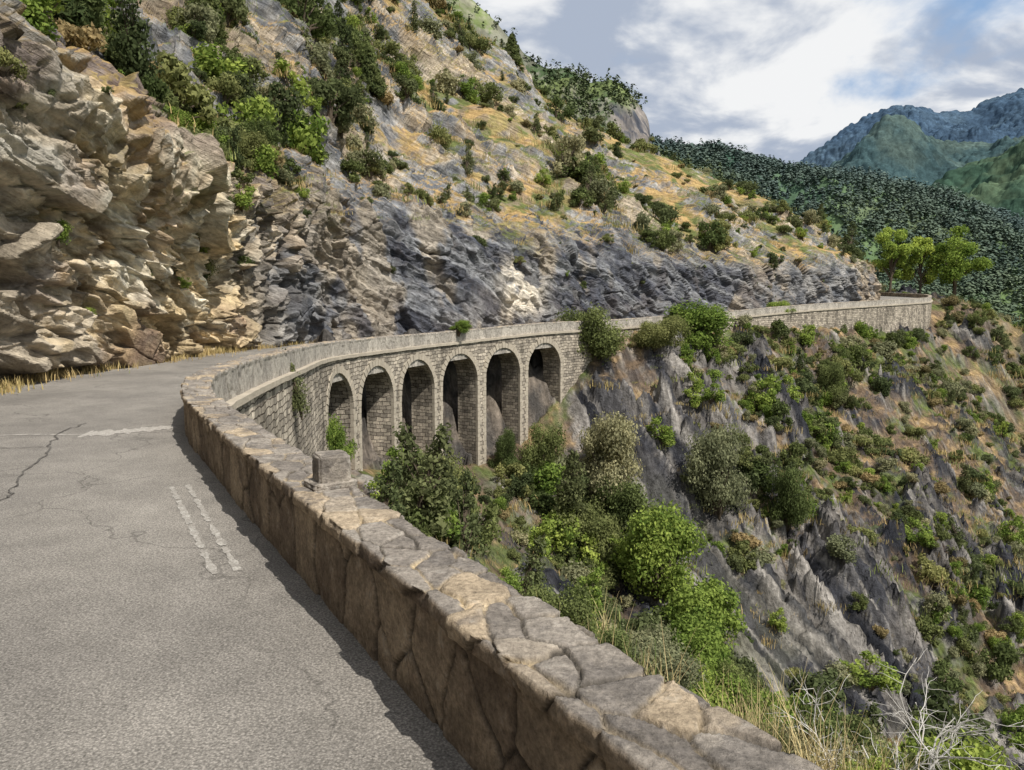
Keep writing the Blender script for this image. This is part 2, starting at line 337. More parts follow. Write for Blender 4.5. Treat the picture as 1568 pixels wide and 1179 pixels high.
xq=np.linspace(-6.6,-5.3,30); marking('faint_seam',np.c_[xq,8.98+.09*(xq+6.6)+.03*np.sin(xq*5)],.05,seal,M_seal)
def crack(pts,wd):
    pts=np.array(pts,float); u=np.linspace(0,len(pts)-1,len(pts)*14); P_=cr(pts,u); P_=P_+np.stack([n1(u*5,3)+.5*n1(u*13,4),n1(u*5,8)+.5*n1(u*13,9)],-1)*.045
    marking('crack',P_,wd,seal,M_tar,.008)
crack([(-5.75,9.9),(-5.6,9.1),(-5.2,8.2),(-4.7,7.1),(-4.3,6.2),(-4.2,5.4)],.018)
crack([(-7.6,8.5),(-6.8,8.2),(-6.2,8.15),(-5.25,8.3)],.016)
# ------------------------------------------------------------------ parapet wall
sC=s_of_t(4.0); s17=arc[-1]
us=np.concatenate([np.arange(0,sC-3.2,.12),np.arange(sC-3.2,sC+9,.0115),np.arange(sC+9,sC+48,.04),np.arange(sC+48,s17,.09)])
w=.35
NI,NTp,NO=36,46,34
prof=[(0,z) for z in np.linspace(-.60,0,NI)[:-1]]+[(x,0) for x in np.linspace(0,w,NTp)[:-1]]+[(w,z) for z in np.linspace(0,-1.5,NO)]
prof=np.array(prof); pv=np.concatenate([[0],np.cumsum(np.hypot(*np.diff(prof,axis=0).T))])
UU,PV=np.meshgrid(us,pv,indexing='ij'); ed1=.60; ed2=.60+w
topm=((pv>=ed1-1e-6)&(pv<=ed2+1e-6))[None]; capm=((pv>=ed1-.075)&(pv<=ed2+.075))[None]
wpn=np.stack([UU*3.5,PV*3.5,UU*0],-1); wx=fbm(wpn,4,3)*.36; wy=fbm(wpn,4,9)*.36
F1,F2,cid,tl=worley(np.stack([UU/.24+wx,PV/.18+wy+40.5,UU*0],-1),31)
f1,f2,cidf,tlf=worley(np.stack([UU/.40+wx*.4,PV/.62+wy*.3+7.35,UU*0],-1),57)
gap=np.where(capm,ss(.02,.08,F2-F1),ss(.01,.05,f2-f1)); cid=np.where(capm,cid,cidf); tl=np.where(capm,tl,tlf)
n9=fbm(np.stack([UU*9,PV*9,UU*0],-1),5,4,.6); n2=fbm(np.stack([UU*2.5,PV*2.5,UU*0],-1),3,41)
terr=np.floor(n9*3.5+tl*2)/3.5
dsp=(cid-.5)*.010*gap+tl*.014*gap+(gap-1)*.018+n9*.003+n2*.003+terr*.0065
ox=np.broadcast_to(prof[:,0][None],UU.shape).copy(); oz=np.broadcast_to(prof[:,1][None],UU.shape).copy()
nxp=np.zeros(len(pv)); nzp=np.zeros(len(pv))
for i,v in enumerate(pv):
    a=ss(ed1-.009,ed1+.009,v)*90+ss(ed2-.009,ed2+.009,v)*90
    nxp[i]=-math.cos(math.radians(a)); nzp[i]=math.sin(math.radians(a))
dsp=dsp+np.where(capm,.010,-.012)*(~topm)
ox+=nxp[None]*dsp; oz+=nzp[None]*dsp
rag=(cid-.5)*.032*gap-(1-gap)*.012+.010*n9
ox+=rag*np.where(PV<ed1+w/2,-1,1)*(np.exp(-((PV-ed1)/.05)**2)+np.exp(-((PV-ed2)/.05)**2))*capm
oz+=(.012*n1(us*.9,5))[:,None]*ss(-.3,0,prof[:,1])[None]
px,py=off(UU,ox); WP=np.stack([px,py,ztop(UU)+oz],-1)
fn=fbm(np.stack([UU*6,PV*6,UU*0],-1),5,61,.65); fl=fbm(np.stack([UU*1.3,PV*1.3,UU*0],-1),3,161)
top=mix3((.20,.175,.15),(.38,.335,.28),np.clip(cid*.9+.5*fn+.05,0,1)); top=mix3(top,(.46,.34,.20),ss(.70,.85,cid)*.55); top=mix3(top,(.12,.108,.10),ss(.05,.45,fn+.5*fl)*.6)
mort=mix3((.50,.39,.24),(.38,.32,.24),ss(-.3,.3,fn)); mort=mix3(mort,(.045,.04,.035),ss(-.1,.25,fbm(np.stack([UU*4,PV*4,UU*0],-1),3,77))*.9)
c1=mix3(mort,top,gap)
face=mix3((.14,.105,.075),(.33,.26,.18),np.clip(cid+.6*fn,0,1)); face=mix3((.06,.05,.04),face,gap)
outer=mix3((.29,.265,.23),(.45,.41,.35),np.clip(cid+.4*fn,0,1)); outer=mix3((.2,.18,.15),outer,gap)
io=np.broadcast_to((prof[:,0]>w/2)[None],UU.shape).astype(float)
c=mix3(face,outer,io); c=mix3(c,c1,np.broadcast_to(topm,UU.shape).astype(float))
t=NT('parapet_stone'); p=t.pos(); fine=t.noise(p,42,6,.75); m2=t.noise(p,8,6,.7)
col=t.scalecol(t.attr(),t.math('MULTIPLY',t.rng(fine,.3,.7,.5,1.5),t.rng(m2,.3,.7,.62,1.38)))
M_par=t.pbr(t.mix(t.rng(m2,.58,.68,0,.3),col,(.42,.405,.36,1)),.9,t.bump(t.math('ADD',fine,t.math('MULTIPLY',m2,1.4)),.9,.018),.2)
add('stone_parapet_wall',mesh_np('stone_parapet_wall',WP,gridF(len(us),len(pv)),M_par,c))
# ------------------------------------------------------------------ viaduct + retaining wall
t=NT('limestone_masonry'); uvn=t.n('ShaderNodeUVMap').outputs[0]
nn=t.n('ShaderNodeTexNoise'); nn.inputs['Scale'].default_value=2.2; nn.inputs['Detail'].default_value=3; t.l(uvn,nn.inputs['Vector'])
ad=t.n('ShaderNodeVectorMath',operation='ADD'); t.l(uvn,ad.inputs[0]); t.l(t.scalecol(nn.outputs['Color'],.25),ad.inputs[1])
br=t.n('ShaderNodeTexBrick'); t.l(ad.outputs[0],br.inputs['Vector']); br.inputs['Scale'].default_value=1; br.inputs['Brick Width'].default_value=.34; br.inputs['Row Height'].default_value=.17
br.inputs['Mortar Size'].default_value=.014; br.inputs['Mortar Smooth'].default_value=.3; br.inputs['Color1'].default_value=(.60,.525,.42,1); br.inputs['Color2'].default_value=(.26,.23,.19,1); br.inputs['Mortar'].default_value=(.11,.092,.074,1)
p=t.pos(); st=t.noise(t.mapv(p,(1,1,.22)),1.1,5,.7); fi=t.noise(p,14,4,.7)
col=t.scalecol(br.outputs['Color'],t.math('MULTIPLY',t.rng(st,.32,.68,.42,1.25),t.rng(fi,.3,.7,.7,1.3)))
h=t.math('SUBTRACT',t.math('MULTIPLY',fi,.5),br.outputs['Fac'])
M_mas=t.pbr(col,.9,t.bump(h,.9,.05),0)
t=NT('arch_stone'); p=t.pos(); M_vou=t.pbr(t.mix(t.noise(p,3,4,.7),(.24,.21,.17,1),(.60,.53,.42,1)),.9,t.bump(t.noise(p,16,4,.7),.7,.03),0)
VV=[];FF=[];UVs=[];nv_=0
def addgrid(Pg,UVg):
    global nv_
    a,b=Pg.shape[:2]; VV.append(Pg.reshape(-1,3)); UVs.append(UVg.reshape(-1,2)); FF.append(gridF(a,b,nv_)); nv_+=a*b
fo=.40; HW=1.54; pitch=3.82
sc4=np.interp(38.2,SD[:,1],arc); cent=[sc4+pitch*(k-3) for k in range(6)]
s0=s_of_t(5.2); s1=arc[-1]-1
def face_seg(sa,sb,n,zbf):
    s=np.linspace(sa,sb,n); zt=ztop(s)-.66; zb=zbf(s); v=np.linspace(0,1,16)
    Zg=zt[:,None]+(zb-zt)[:,None]*v; x,y=off(s,fo); 
    Pg=np.stack([np.repeat(x[:,None],16,1),np.repeat(y[:,None],16,1),Zg],-1); addgrid(Pg,np.stack([np.repeat(s[:,None],16,1),Zg],-1))
deep=lambda s:np.interp(s,arc,SD[:,5])-2.2
prev=s0
ZB=-10.5; BD=-.95
for cc in cent:
    zc=float(ztop(cc))-1.17; zs_=zc-HW
    face_seg(prev,cc-HW,max(3,int((cc-HW-prev)/.4)),(deep if prev==s0 else (lambda s:np.full_like(s,ZB))))
    th=np.linspace(np.pi,0,26); s=cc+HW*np.cos(th); zz=zs_+HW*np.sin(th)
    zt=ztop(s)-.66; v=np.linspace(0,1,6); Zg=zt[:,None]+(zz-zt)[:,None]*v; x,y=off(s,fo)
    addgrid(np.stack([np.repeat(x[:,None],6,1),np.repeat(y[:,None],6,1),Zg],-1),np.stack([np.repeat(s[:,None],6,1),Zg],-1))
    os_=np.linspace(fo,BD,10); S2,O2=np.meshgrid(s,os_,indexing='ij'); x,y=off(S2,O2)
    addgrid(np.stack([x,y,np.repeat(zz[:,None],10,1)],-1),np.stack([O2,np.repeat((th*HW)[:,None],10,1)],-1))
    x,y=off(s,BD); addgrid(np.stack([np.repeat(x[:,None],2,1),np.repeat(y[:,None],2,1),np.stack([zt,zz],1)],-1),np.stack([np.repeat(s[:,None],2,1),np.stack([zt,zz],1)],-1))
    for e in(-HW,HW):
        zg=np.linspace(zs_,ZB,20); Zg,O2=np.meshgrid(zg,os_,indexing='ij'); x,y=off(np.full_like(O2,cc+e),O2)
        addgrid(np.stack([x,y,Zg],-1),np.stack([O2,Zg],-1))
    prev=cc+HW
face_seg(prev,prev+1.5,6,lambda s:np.full_like(s,ZB))
face_seg(prev+1.5,s1,240,lambda s:deep(s)-1)
prev=cent[0]-HW-1.
for k_,cc in enumerate(cent+[cent[-1]+pitch]):
    a,b=prev,cc-HW; s=np.linspace(a,b,4); x,y=off(s,BD); Zg=np.stack([ztop(s)-.75,np.full(4,ZB)],1)
    addgrid(np.stack([np.repeat(x[:,None],2,1),np.repeat(y[:,None],2,1),Zg],-1),np.stack([np.repeat(s[:,None],2,1),Zg],-1)); prev=cc+HW
via=add('stone_viaduct',None)
add('masonry',mesh_np('masonry',np.concatenate(VV),np.concatenate(FF),M_mas,uv=np.concatenate(UVs),smooth=False),via)
BV=[];BF=[]
def hexa(c8):
    o=len(BV)*8; BV.append(c8); 
    for f in((0,1,2,3),(7,6,5,4),(0,4,5,1),(1,5,6,2),(2,6,7,3),(3,7,4,0)): BF.append([a+o for a in f])
def sz(s,z,o): x,y=off(s,o); return (float(x),float(y),float(z))
for cc in cent:
    zs_=float(ztop(cc))-1.17-HW; n=19
    for i in range(n):
        a0=np.pi*i/n+.012;a1=np.pi*(i+1)/n-.012; ro=HW+.25+.06*((i%2)); oo=fo+.03+rng.uniform(-.012,.015); ri=HW-.004
        q4=[(ri,a0),(ro,a0),(ro,a1),(ri,a1)]
        hexa([sz(cc+r*math.cos(a),zs_+r*math.sin(a),oo) for r,a in q4]+[sz(cc+r*math.cos(a),zs_+r*math.sin(a),fo-.12) for r,a in q4])
    for e in(-1,1):
        z=zs_; i=0
        while z>-8.5:
            h=rng.uniform(.2,.27); wd=(.3 if i%2 else .2)+rng.uniform(-.02,.02); a=cc+e*(HW-.004);b=cc+e*(HW+wd); oo=fo+.02+rng.uniform(-.008,.012)
            q4=[(a,z-.008),(b,z-.008),(b,z-h+.008),(a,z-h+.008)]
            hexa([sz(u,v,oo) for u,v in q4]+[sz(u,v,fo-.12) for u,v in q4]); z-=h;i+=1
add('arch_rings_and_quoins',mesh_np('arch_rings',np.array(BV).reshape(-1,3),BF,M_vou,smooth=False),via)
s=np.arange(s0,s1,.3); zt=ztop(s); pr=[(.30,-.56),(.50,-.56),(.50,-.68),(.30,-.68)]
G=np.stack([np.stack([*off(s+0,o+.012*n1(s*2,3)),zt+z+.008*n1(s*3,1)],-1) for o,z in pr],1)
add('string_course',mesh_np('string_course',G,gridF(len(s),4),M_vou,smooth=False),via)
# ------------------------------------------------------------------ block on the wall
def block(name,c,sx,sy,sz_,rotz,mat,seed,parent=None):
    n=22; vs=[];fs=[];o=0
    g=np.linspace(-1,1,n); a,b=np.meshgrid(g,g,indexing='ij')
    for ax in range(3):
        for sg in(-1,1):
            p=[None]*3; p[ax]=np.full_like(a,sg); p[(ax+1)%3]=a; p[(ax+2)%3]=b; P=np.stack(p,-1)
            vs.append(P.reshape(-1,3)); fs.append(gridF(n,n,o)); o+=n*n
    V=np.concatenate(vs); srt=np.sort(np.abs(V),axis=1)[:,1:2]
    V=V*(1-.12*(srt>.85)*(srt-.85)/.15)
    V=V*(1+.08*fbm(V*1.3+seed,4,seed)+.03*fbm(V*5+seed,3,seed))[:,None]
    V=V*np.array([sx,sy,sz_])/2; ca,sa=math.cos(rotz),math.sin(rotz)
    V=np.c_[V[:,0]*ca-V[:,1]*sa,V[:,0]*sa+V[:,1]*ca,V[:,2]]+np.array(c)
    cc=mix3((.17,.15,.13),(.33,.29,.24),ss(-.3,.4,fbm(V*9,4,2)))
    add(name,mesh_np(name,V,np.concatenate(fs),mat,cc),parent)
blk=add('stone_marker_block',None)
bx,by=off(np.interp(4.35,SD[:,1],arc),.24); bx=float(bx);by=float(by)
block('block',(bx,by,.63),.20,.17,.19,.5,M_par,3,blk); block('footing',(bx-.01,by-.0,.53),.27,.22,.06,.6,M_par,8,blk)
# ------------------------------------------------------------------ plants
def unit(v): return v/(np.linalg.norm(v,axis=-1,keepdims=True)+1e-9)
def quads(C,Nn,size,el,r):
    n=len(C); a=r.normal(size=(n,3)); tt_=unit(np.cross(Nn,a)); b=np.cross(Nn,tt_); s=(size*r.uniform(.6,1.3,n))[:,None]
    V=np.stack([C+tt_*s*el*.5,C+b*s*.5+tt_*s*.1,C-tt_*s*el*.5,C-b*s*.5+tt_*s*.1],1).reshape(-1,3)
    return V,np.arange(4*n).reshape(-1,4)
def tube(pts,rad,k=6):
    pts=np.array(pts,float); d=unit(np.gradient(pts,axis=0)); a=unit(np.cross(d,np.array([.3,.9,.2]))); b=np.cross(d,a)
    th=np.linspace(0,2*np.pi,k+1); V=pts[:,None]+np.array(rad)[:,None,None]*(a[:,None]*np.cos(th)[None,:,None]+b[:,None]*np.sin(th)[None,:,None])
    return V.reshape(-1,3),gridF(len(pts),k+1)
def plant(name,clumps,nl,size,c0,c1,seed,el=1.7,stems=(),upb=.25,fill=.35,scat=.2):
    r=np.random.default_rng(seed); cl=np.array([c[0] for c in clumps],float); cr_=np.array([c[1] for c in clumps],float)
    pr=cr_**2/np.sum(cr_**2); k=r.choice(len(cl),nl,p=pr); d=unit(r.normal(size=(nl,3))+np.array([0,0,upb]))
    rr=np.where(r.random(nl)<fill,r.uniform(.25,.9,nl),r.uniform(.78,1.12,nl)); C=cl[k]+d*(cr_[k]*rr)[:,None]*np.array([1,1,.85])
    C+=scat*cr_[k][:,None]*r.normal(size=(nl,3))
    Nn=unit(d+r.normal(size=(nl,3))*.55); V,F=quads(C,Nn,size,el,r)
    tone=np.clip(.5+.34*(r.random(len(cl))[k]*2-1)+.25*r.normal(size=nl),0,1); col=mix3(c0,c1,tone); col=np.repeat(col,4,0)
    mi=np.zeros(len(F),int)
    for pts,rad in stems:
        v,f=tube(pts,rad); F=np.concatenate([F,f+len(V)]); V=np.concatenate([V,v]); col=np.concatenate([col,np.full((len(v),3),.1)]); mi=np.concatenate([mi,np.ones(len(f),int)])
    return mesh_np(name,V,F,[M_leaf,M_bark],col,smooth=False,mi=mi)
def shrub(name,seed,nl,size,c0,c1,h=1.5,tall=False,ncl=16):
    r=np.random.default_rng(seed); cl=[];st=[]
    lean=r.normal(size=2)*.18
    for i in range(ncl):
        a=r.uniform(0,6.28); f=(i+.5)/ncl
        if tall: z=.25+f*h; rad=.75*(1-f*.85)*r.uniform(.5,1); cr_=.42*(1-.6*f)*r.uniform(.8,1.2)
        else: z=r.uniform(.15,1)*h*.8; rad=r.uniform(.15,.85)*(1.1-.45*z/h); cr_=r.uniform(.12,.40)
        p=(rad*math.cos(a)+lean[0]*z,rad*math.sin(a)+lean[1]*z,z); cl.append((p,cr_))
        st.append(([(0,0,-.3),(p[0]*.35,p[1]*.35,z*.5),(p[0],p[1],z)],(.05,.03,.008)))
    return plant(name,cl,nl,size,c0,c1,seed,stems=st)
GR=[((.05,.07,.025),(.14,.18,.065)),((.09,.11,.04),(.22,.245,.095)),((.07,.12,.025),(.23,.31,.07)),((.13,.145,.08),(.28,.295,.165)),((.045,.06,.027),(.12,.15,.065)),((.13,.115,.055),(.28,.24,.12))]
SH=[shrub('shrub_%d'%i,100+i,2000,.09,*GR[[0,1,2,3,4,5,1,0,3,4,2][i]],h=[1.5,1.2,1.9,1.1,1.6,.9][i%6],ncl=[16,10,20,12,14,9][i%6]) for i in range(11)]
CO=[shrub('conifer_%d'%i,140+i,2000,.09,*GR[4],h=2.6,tall=True,ncl=22) for i in range(3)]
SHN=[shrub('near_shrub_%d'%i,200+i,15000,.042,*GR[[0,1,2,3,2][i]],h=1.6,ncl=34) for i in range(5)]
RED=shrub('autumn_shrub',260,5000,.06,(.20,.06,.03),(.38,.16,.07),h=1.,ncl=10)
def tuft(name,seed,n,h,c0,c1,wd=.012,spread=.16):
    r=np.random.default_rng(seed); V=[];C=[]
    for i in range(n):
        b=np.array([r.normal()*spread,r.normal()*spread,-.03]); a=r.uniform(0,6.28); ln=h*r.uniform(.5,1.15); lean=r.uniform(.1,.6)*ln
        d=np.array([math.cos(a),math.sin(a),0]); s=np.array([-d[1],d[0],0])*wd
        p1=b+np.array([0,0,ln*.55])+d*lean*.3; p2=b+np.array([0,0,ln])+d*lean
        V+= [b-s,b+s,p1+s*.8,p1-s*.8, p1-s*.8,p1+s*.8,p2+s*.15,p2-s*.15]; cc=np.array(c0)+(np.array(c1)-np.array(c0))*r.random(); C+=[cc]*8
    return mesh_np(name,np.array(V),np.arange(len(V)).reshape(-1,4),M_grass,np.array(C),smooth=False)
TU=[tuft('tuft_0',1,70,.26,(.34,.25,.11),(.48,.36,.17),.010,.28),tuft('tuft_1',2,70,.24,(.25,.20,.08),(.40,.31,.14),.010,.28),tuft('tuft_2',3,70,.24,(.12,.15,.05),(.26,.27,.10),.010,.28)]
TUN=[tuft('near_tuft_%d'%i,30+i,60,.55,(.34,.27,.12),(.54,.44,.24),.0028,.1) for i in range(2)]+[tuft('near_tuft_2',33,80,.35,(.10,.14,.045),(.24,.27,.09),.005,.14)]
def inst(par,me,loc,s,sz_=1.):
    add(me.name,me,par,loc,(rng.uniform(-.12,.12),rng.uniform(-.12,.12),rng.uniform(0,6.28)),(s,s,s*sz_))
def scatter(par,Pg,w,n,lib,s0,s1,grow=0.,szr=(.7,1.25),up=.12):
    e1=np.linalg.norm(np.gradient(Pg,axis=0),axis=-1)*np.linalg.norm(np.gradient(Pg,axis=1),axis=-1)
    vis=(np.abs(Pg[...,0])<.85*Pg[...,1]+4)&(Pg[...,1]>3)
    ww=(w*e1*vis/(1+Pg[...,1]**2/2500.)).ravel(); ww/=ww.sum(); k=rng.choice(len(ww),n,p=ww,replace=False); pts=Pg.reshape(-1,3)[k]
    for p in pts:
        s=rng.uniform(s0,s1)*(1+grow*p[1]/100.)*(.4+1.1*rng.random()**2.2)
        inst(par,lib[rng.integers(len(lib))],(p[0],p[1],p[2]-up*s),s,rng.uniform(*szr))
up_sh=add('hillside_shrubs',None)
dens=ss(1.75,2.3,V_)*(.25+ss(.35,.6,UPnz))*(.12+ss(-.08,.25,fbm(UP/6,4,201))**1.3)
scatter(up_sh,UP,dens,1500,SH,.4,1.1,.6)
scatter(up_sh,UP,dens,170,CO,.4,.8,.6)
scatter(up_sh,UP,ss(.5,.9,V_)*ss(2.1,1.7,V_)*ss(.3,.6,UPnz),70,SH,.25,.5)
scatter(up_sh,UP,ss(4.7,4.95,V_)*ss(5.2,5,V_),110,SH,.6,1.1,.5)
dg=add('dry_grass_tufts',None)
scatter(dg,UP,(ss(1.7,2.1,V_)*ss(.5,.7,UPnz)*ss(20,30,UP[...,1])*(.1+ss(0,.3,fbm(UP/5,3,505)))+.5*ss(.12,.03,V_)),1400,TU,.6,1.3,1.1,up=.02)
LP=np.stack([X,Y,LOW],-1)
lw=ss(.8,2.5,DN)*(LOW>-45)
ls=add('ravine_shrubs',None)
keep=(1-.6*np.clip(ctr,0,1)*ss(.3,.6,rm))
dl=lw*(.12+ss(-.12,.25,fbm(LP/4.5,4,301))**1.5)*(1-.6*rm)*keep
scatter(ls,LP,dl*ss(15,17,SN),1700,SH,.3,.9,.5)
scatter(ls,LP,dl*ss(15,17,SN),100,CO,.35,.65,.5)
scatter(ls,LP,lw*ss(15,17,SN)*ss(2.8,1.2,DN)*ss(9,20,X)*ss(80,60,X),60,SH,.4,.8,.3)
scatter(ls,LP,dl*ss(17,15,SN)*(Y>17),380,SH+CO[:1],.5,1.2)
scatter(ls,LP,lw*(Y>18)*(Y<34)*(X>.42*Y)*ss(-9,-13,LOW)*(.1+ss(-.1,.2,fbm(LP/5,3,401))),110,SH,.7,1.5)
scatter(dg,LP,lw*(1-.6*rm)*ss(12,18,Y),1900,TU,.6,1.3,.9,up=.02)
nb=add('bank_undergrowth',None)
m=(SN<9.5)&(SN>3)&(DN>1.3)&(DN<24)&(Y>3.5)&(np.abs(X)<.8*Y+1)
ww=(m*1./(1+.006*DN**2)/(3+Y)).ravel(); ww/=ww.sum(); kk=rng.choice(ww.size,400,p=ww,replace=False)
for p,dn in zip(LP.reshape(-1,3)[kk],DN.ravel()[kk]):
    s=min(.12+.09*dn,1.1)*rng.uniform(.5,1.2); inst(nb,SHN[rng.choice([0,1,2,2,4,0,3])],(p[0],p[1],p[2]-.15*s),s,rng.uniform(.8,1.15))
def meet(tx,tz):
    D=np.arange(3,120,.15); h=CAMZ+tz*D-gz(tx*D,D); k=np.where(h<0)[0]; return float(D[k[0]]) if len(k) else 60.
def bush(tx,tz,D,wt,ht,me,name='bush'):
    if D is None: D=meet(tx,tz)
    x=tx*D; z=gz1(x,D); s=wt*D/2/.95; sz_=(ht*D/1.55)/s
    add(name,me,None,(x,D,z-.1*s),(0,0,rng.uniform(0,6.28)),(s,s,s*sz_))
for b in [(-.095,-.29,None,.115,.10,SHN[1]),(-.235,-.235,None,.065,.085,SHN[2]),(.105,-.08,None,.09,.075,SHN[0]),(.245,-.065,None,.115,.065,SHN[4]),(.19,-.06,None,.07,.05,SHN[1]),
 (.13,-.27,None,.10,.12,SHN[3]),(.285,-.29,None,.085,.12,SHN[3]),(.045,-.245,None,.06,.08,SHN[0]),(-.01,-.235,None,.04,.06,SHN[0]),
 (.21,-.41,None,.14,.13,SHN[4]),(.235,-.50,None,.15,.12,SHN[2]),(.12,-.36,None,.10,.10,SHN[1]),(.16,-.33,None,.09,.09,SHN[0]),
 (.38,-.315,None,.06,.09,SHN[0]),(.43,-.13,None,.045,.05,SHN[0]),(.365,-.025,None,.04,.025,SHN[2]),
 (.30,None,17,.12,.12,SHN[2]),(.5,None,18,.10,.08,SHN[0]),(.60,None,19,.12,.08,SHN[4]),(.36,None,12,.12,.10,SHN[2]),
 (.2,None,12,.12,.10,SHN[0]),(.26,None,9,.12,.1,SHN[1]),(.31,None,6.5,.10,.08,SHN[4]),(.40,None,7,.12,.07,SHN[1]),(.05,None,11,.035,.04,RED),(.02,None,14,.03,.03,RED)]:
    bush(*b)
add('juniper_bush',CO[0],None,(-5.42,19.0,-1.25),(0,0,1),(.42,.42,.56))
add('bush',SHN[2],None,(-.0715*37.9,37.9,-.05),(0,0,1),(.66,.66,.48))
def tree(name,seed,h,wd,c0,c1,nl=9000,size=.2,trunk=.3):
    r=np.random.default_rng(seed); cl=[];st=[([(0,0,-.6),(.1,0,h*.25),(0,.1,h*.55),(0,0,h*.8)],(wd*.035,wd*.028,wd*.02,wd*.008))]
    for i in range(26):
        z=h*r.uniform(trunk,.93); f=(z/h-trunk)/(1-trunk); rad=wd*.5*math.sin(math.pi*min(.97,f*.75+.22))*r.uniform(.35,.95); a=r.uniform(0,6.28)
        p=(rad*math.cos(a),rad*math.sin(a),z); cl.append((p,wd*r.uniform(.10,.17))); st.append(([(0,0,z*.55),(p[0]*.5,p[1]*.5,z*.85),p],(wd*.014,wd*.01,.01)))
    return plant(name,cl,nl,size,c0,c1,seed,stems=st,scat=.12)
for i,(tx,D,h,wd) in enumerate([(.503,110,10.6,5.6),(.543,111,9.2,5.6),(.589,110,11,8.0)]):
    x=tx*D; z=gz1(x,D); add('maple_tree',tree('maple_%d'%i,50+i,h,wd,(.09,.15,.03),(.27,.36,.075)),None,(x,D,z))
def pine(name,seed,h,wd,size=.1,nl=10000):
    r=np.random.default_rng(seed); cl=[];st=[([(0,0,-.6),(.05,0,h*.5),(0,0,h)],(wd*.05,wd*.03,.01))]
    for i in range(46):
        f=(i+1)/47; z=h*(.12+.88*f); a=i*2.4; rad=wd*.5*(1-f)**.7*r.uniform(.55,1); p=(rad*math.cos(a),rad*math.sin(a),z-.1*rad); cl.append((p,wd*.15*(1-.55*f)))
        st.append(([(0,0,z+.05),(p[0]*.5,p[1]*.5,z),p],(.035,.02,.008)))
    return plant(name,cl,nl,size,(.04,.06,.024),(.12,.155,.06),seed,el=3,stems=st)
PN=pine('pine',5,4.2,2.8)
def upz(tx,D):
    d=(UP[...,0]-tx*D)**2+(UP[...,1]-D)**2; k=np.unravel_index(d.argmin(),d.shape); return UP[k]
for tx,D,s in [(-.575,22,.9),(-.5,26.5,.6),(-.185,60,.9),(-.2,88,1.),(.0,112,1.),(-.39,40,.7)]:
    p=upz(tx,D); add('pine_tree',PN,None,(p[0],p[1],p[2]-.2),(0,0,D),(s,s,s))
for tx,D,w_,h_,k in [(-.36,31,2.2,1.9,1),(-.40,30.,1.8,1.5,2),(-.335,33,2.2,2.2,0),(-.46,25,1.6,1.2,2),(-.43,27,1.6,1.4,1),(-.27,40,2.,1.8,0),(-.5,24,1.3,1.,2)]:
    p=upz(tx,D); add('bush',SHN[k],None,(p[0],p[1],p[2]-.15),(0,0,D),(w_/1.9,w_/1.9,h_/1.55))
ng=add('roadside_grass',None)
for i in range(150):
    s=rng.uniform(sC-1,sC+9); o=.37+rng.uniform(.3,2.4); x,y=off(s,o); x=float(x);y=float(y); z=gz1(x,y)
    inst(ng,TUN[2] if rng.random()<.6 else TUN[rng.integers(2)],(x,y,z),rng.uniform(.4,1.)*(1. if o>1. else .5))
for i in range(7):
    D=rng.uniform(4.6,6.); x=D*rng.uniform(.28,.42); inst(ng,TUN[rng.integers(2)],(x,D,gz1(x,D)),rng.uniform(1.1,1.6),1.1)
for i in range(130):
    tq=rng.uniform(7.5,12); x=np.interp(tq,tt,SD[:,3])+rng.normal()*.15; y=np.interp(tq,tt,SD[:,4])+rng.normal()*.2; 
    inst(ng,TU[rng.integers(2)],(float(x),float(y),float(np.interp(tq,tt,SD[:,2]))-.55),rng.uniform(.6,1.2))
t=NT('dead_wood'); M_dead=t.pbr(t.mix(t.noise(t.pos(),30,2),(.45,.42,.38,1),(.62,.6,.56,1)),.8)
vs=[];fs=[];o=0
def grow(p,d,l,r_,lev):
    global o
    pts=[p]; 
    for i in range(4):
        d=unit(d+rng.normal(size=3)*.22); p=p+d*l/4; pts.append(p)
    v,f=tube(pts,np.linspace(r_,r_*.5,5),5); vs.append(v);fs.append(f+o);o+=len(v)
    if lev:
        for j in range(4): grow(pts[rng.integers(1,5)],unit(d+rng.normal(size=3)*.75),l*.62,r_*.55,lev-1)
for tx,D in((.5,3.6),(.56,3.8),(.62,3.7),(.44,3.9)):
    b=np.array([tx*D,D,gz1(tx*D,D)]); top_=CAMZ-.60*D; b[2]=min(b[2],top_-.1)
    for j in range(2): grow(b+rng.normal(size=3)*.05,np.array([rng.normal()*.4,.1,1.]),max(.45,(top_-b[2])*.75),.010,3)
add('dead_shrub',mesh_np('dead_shrub',np.concatenate(vs),np.concatenate(fs),M_dead))
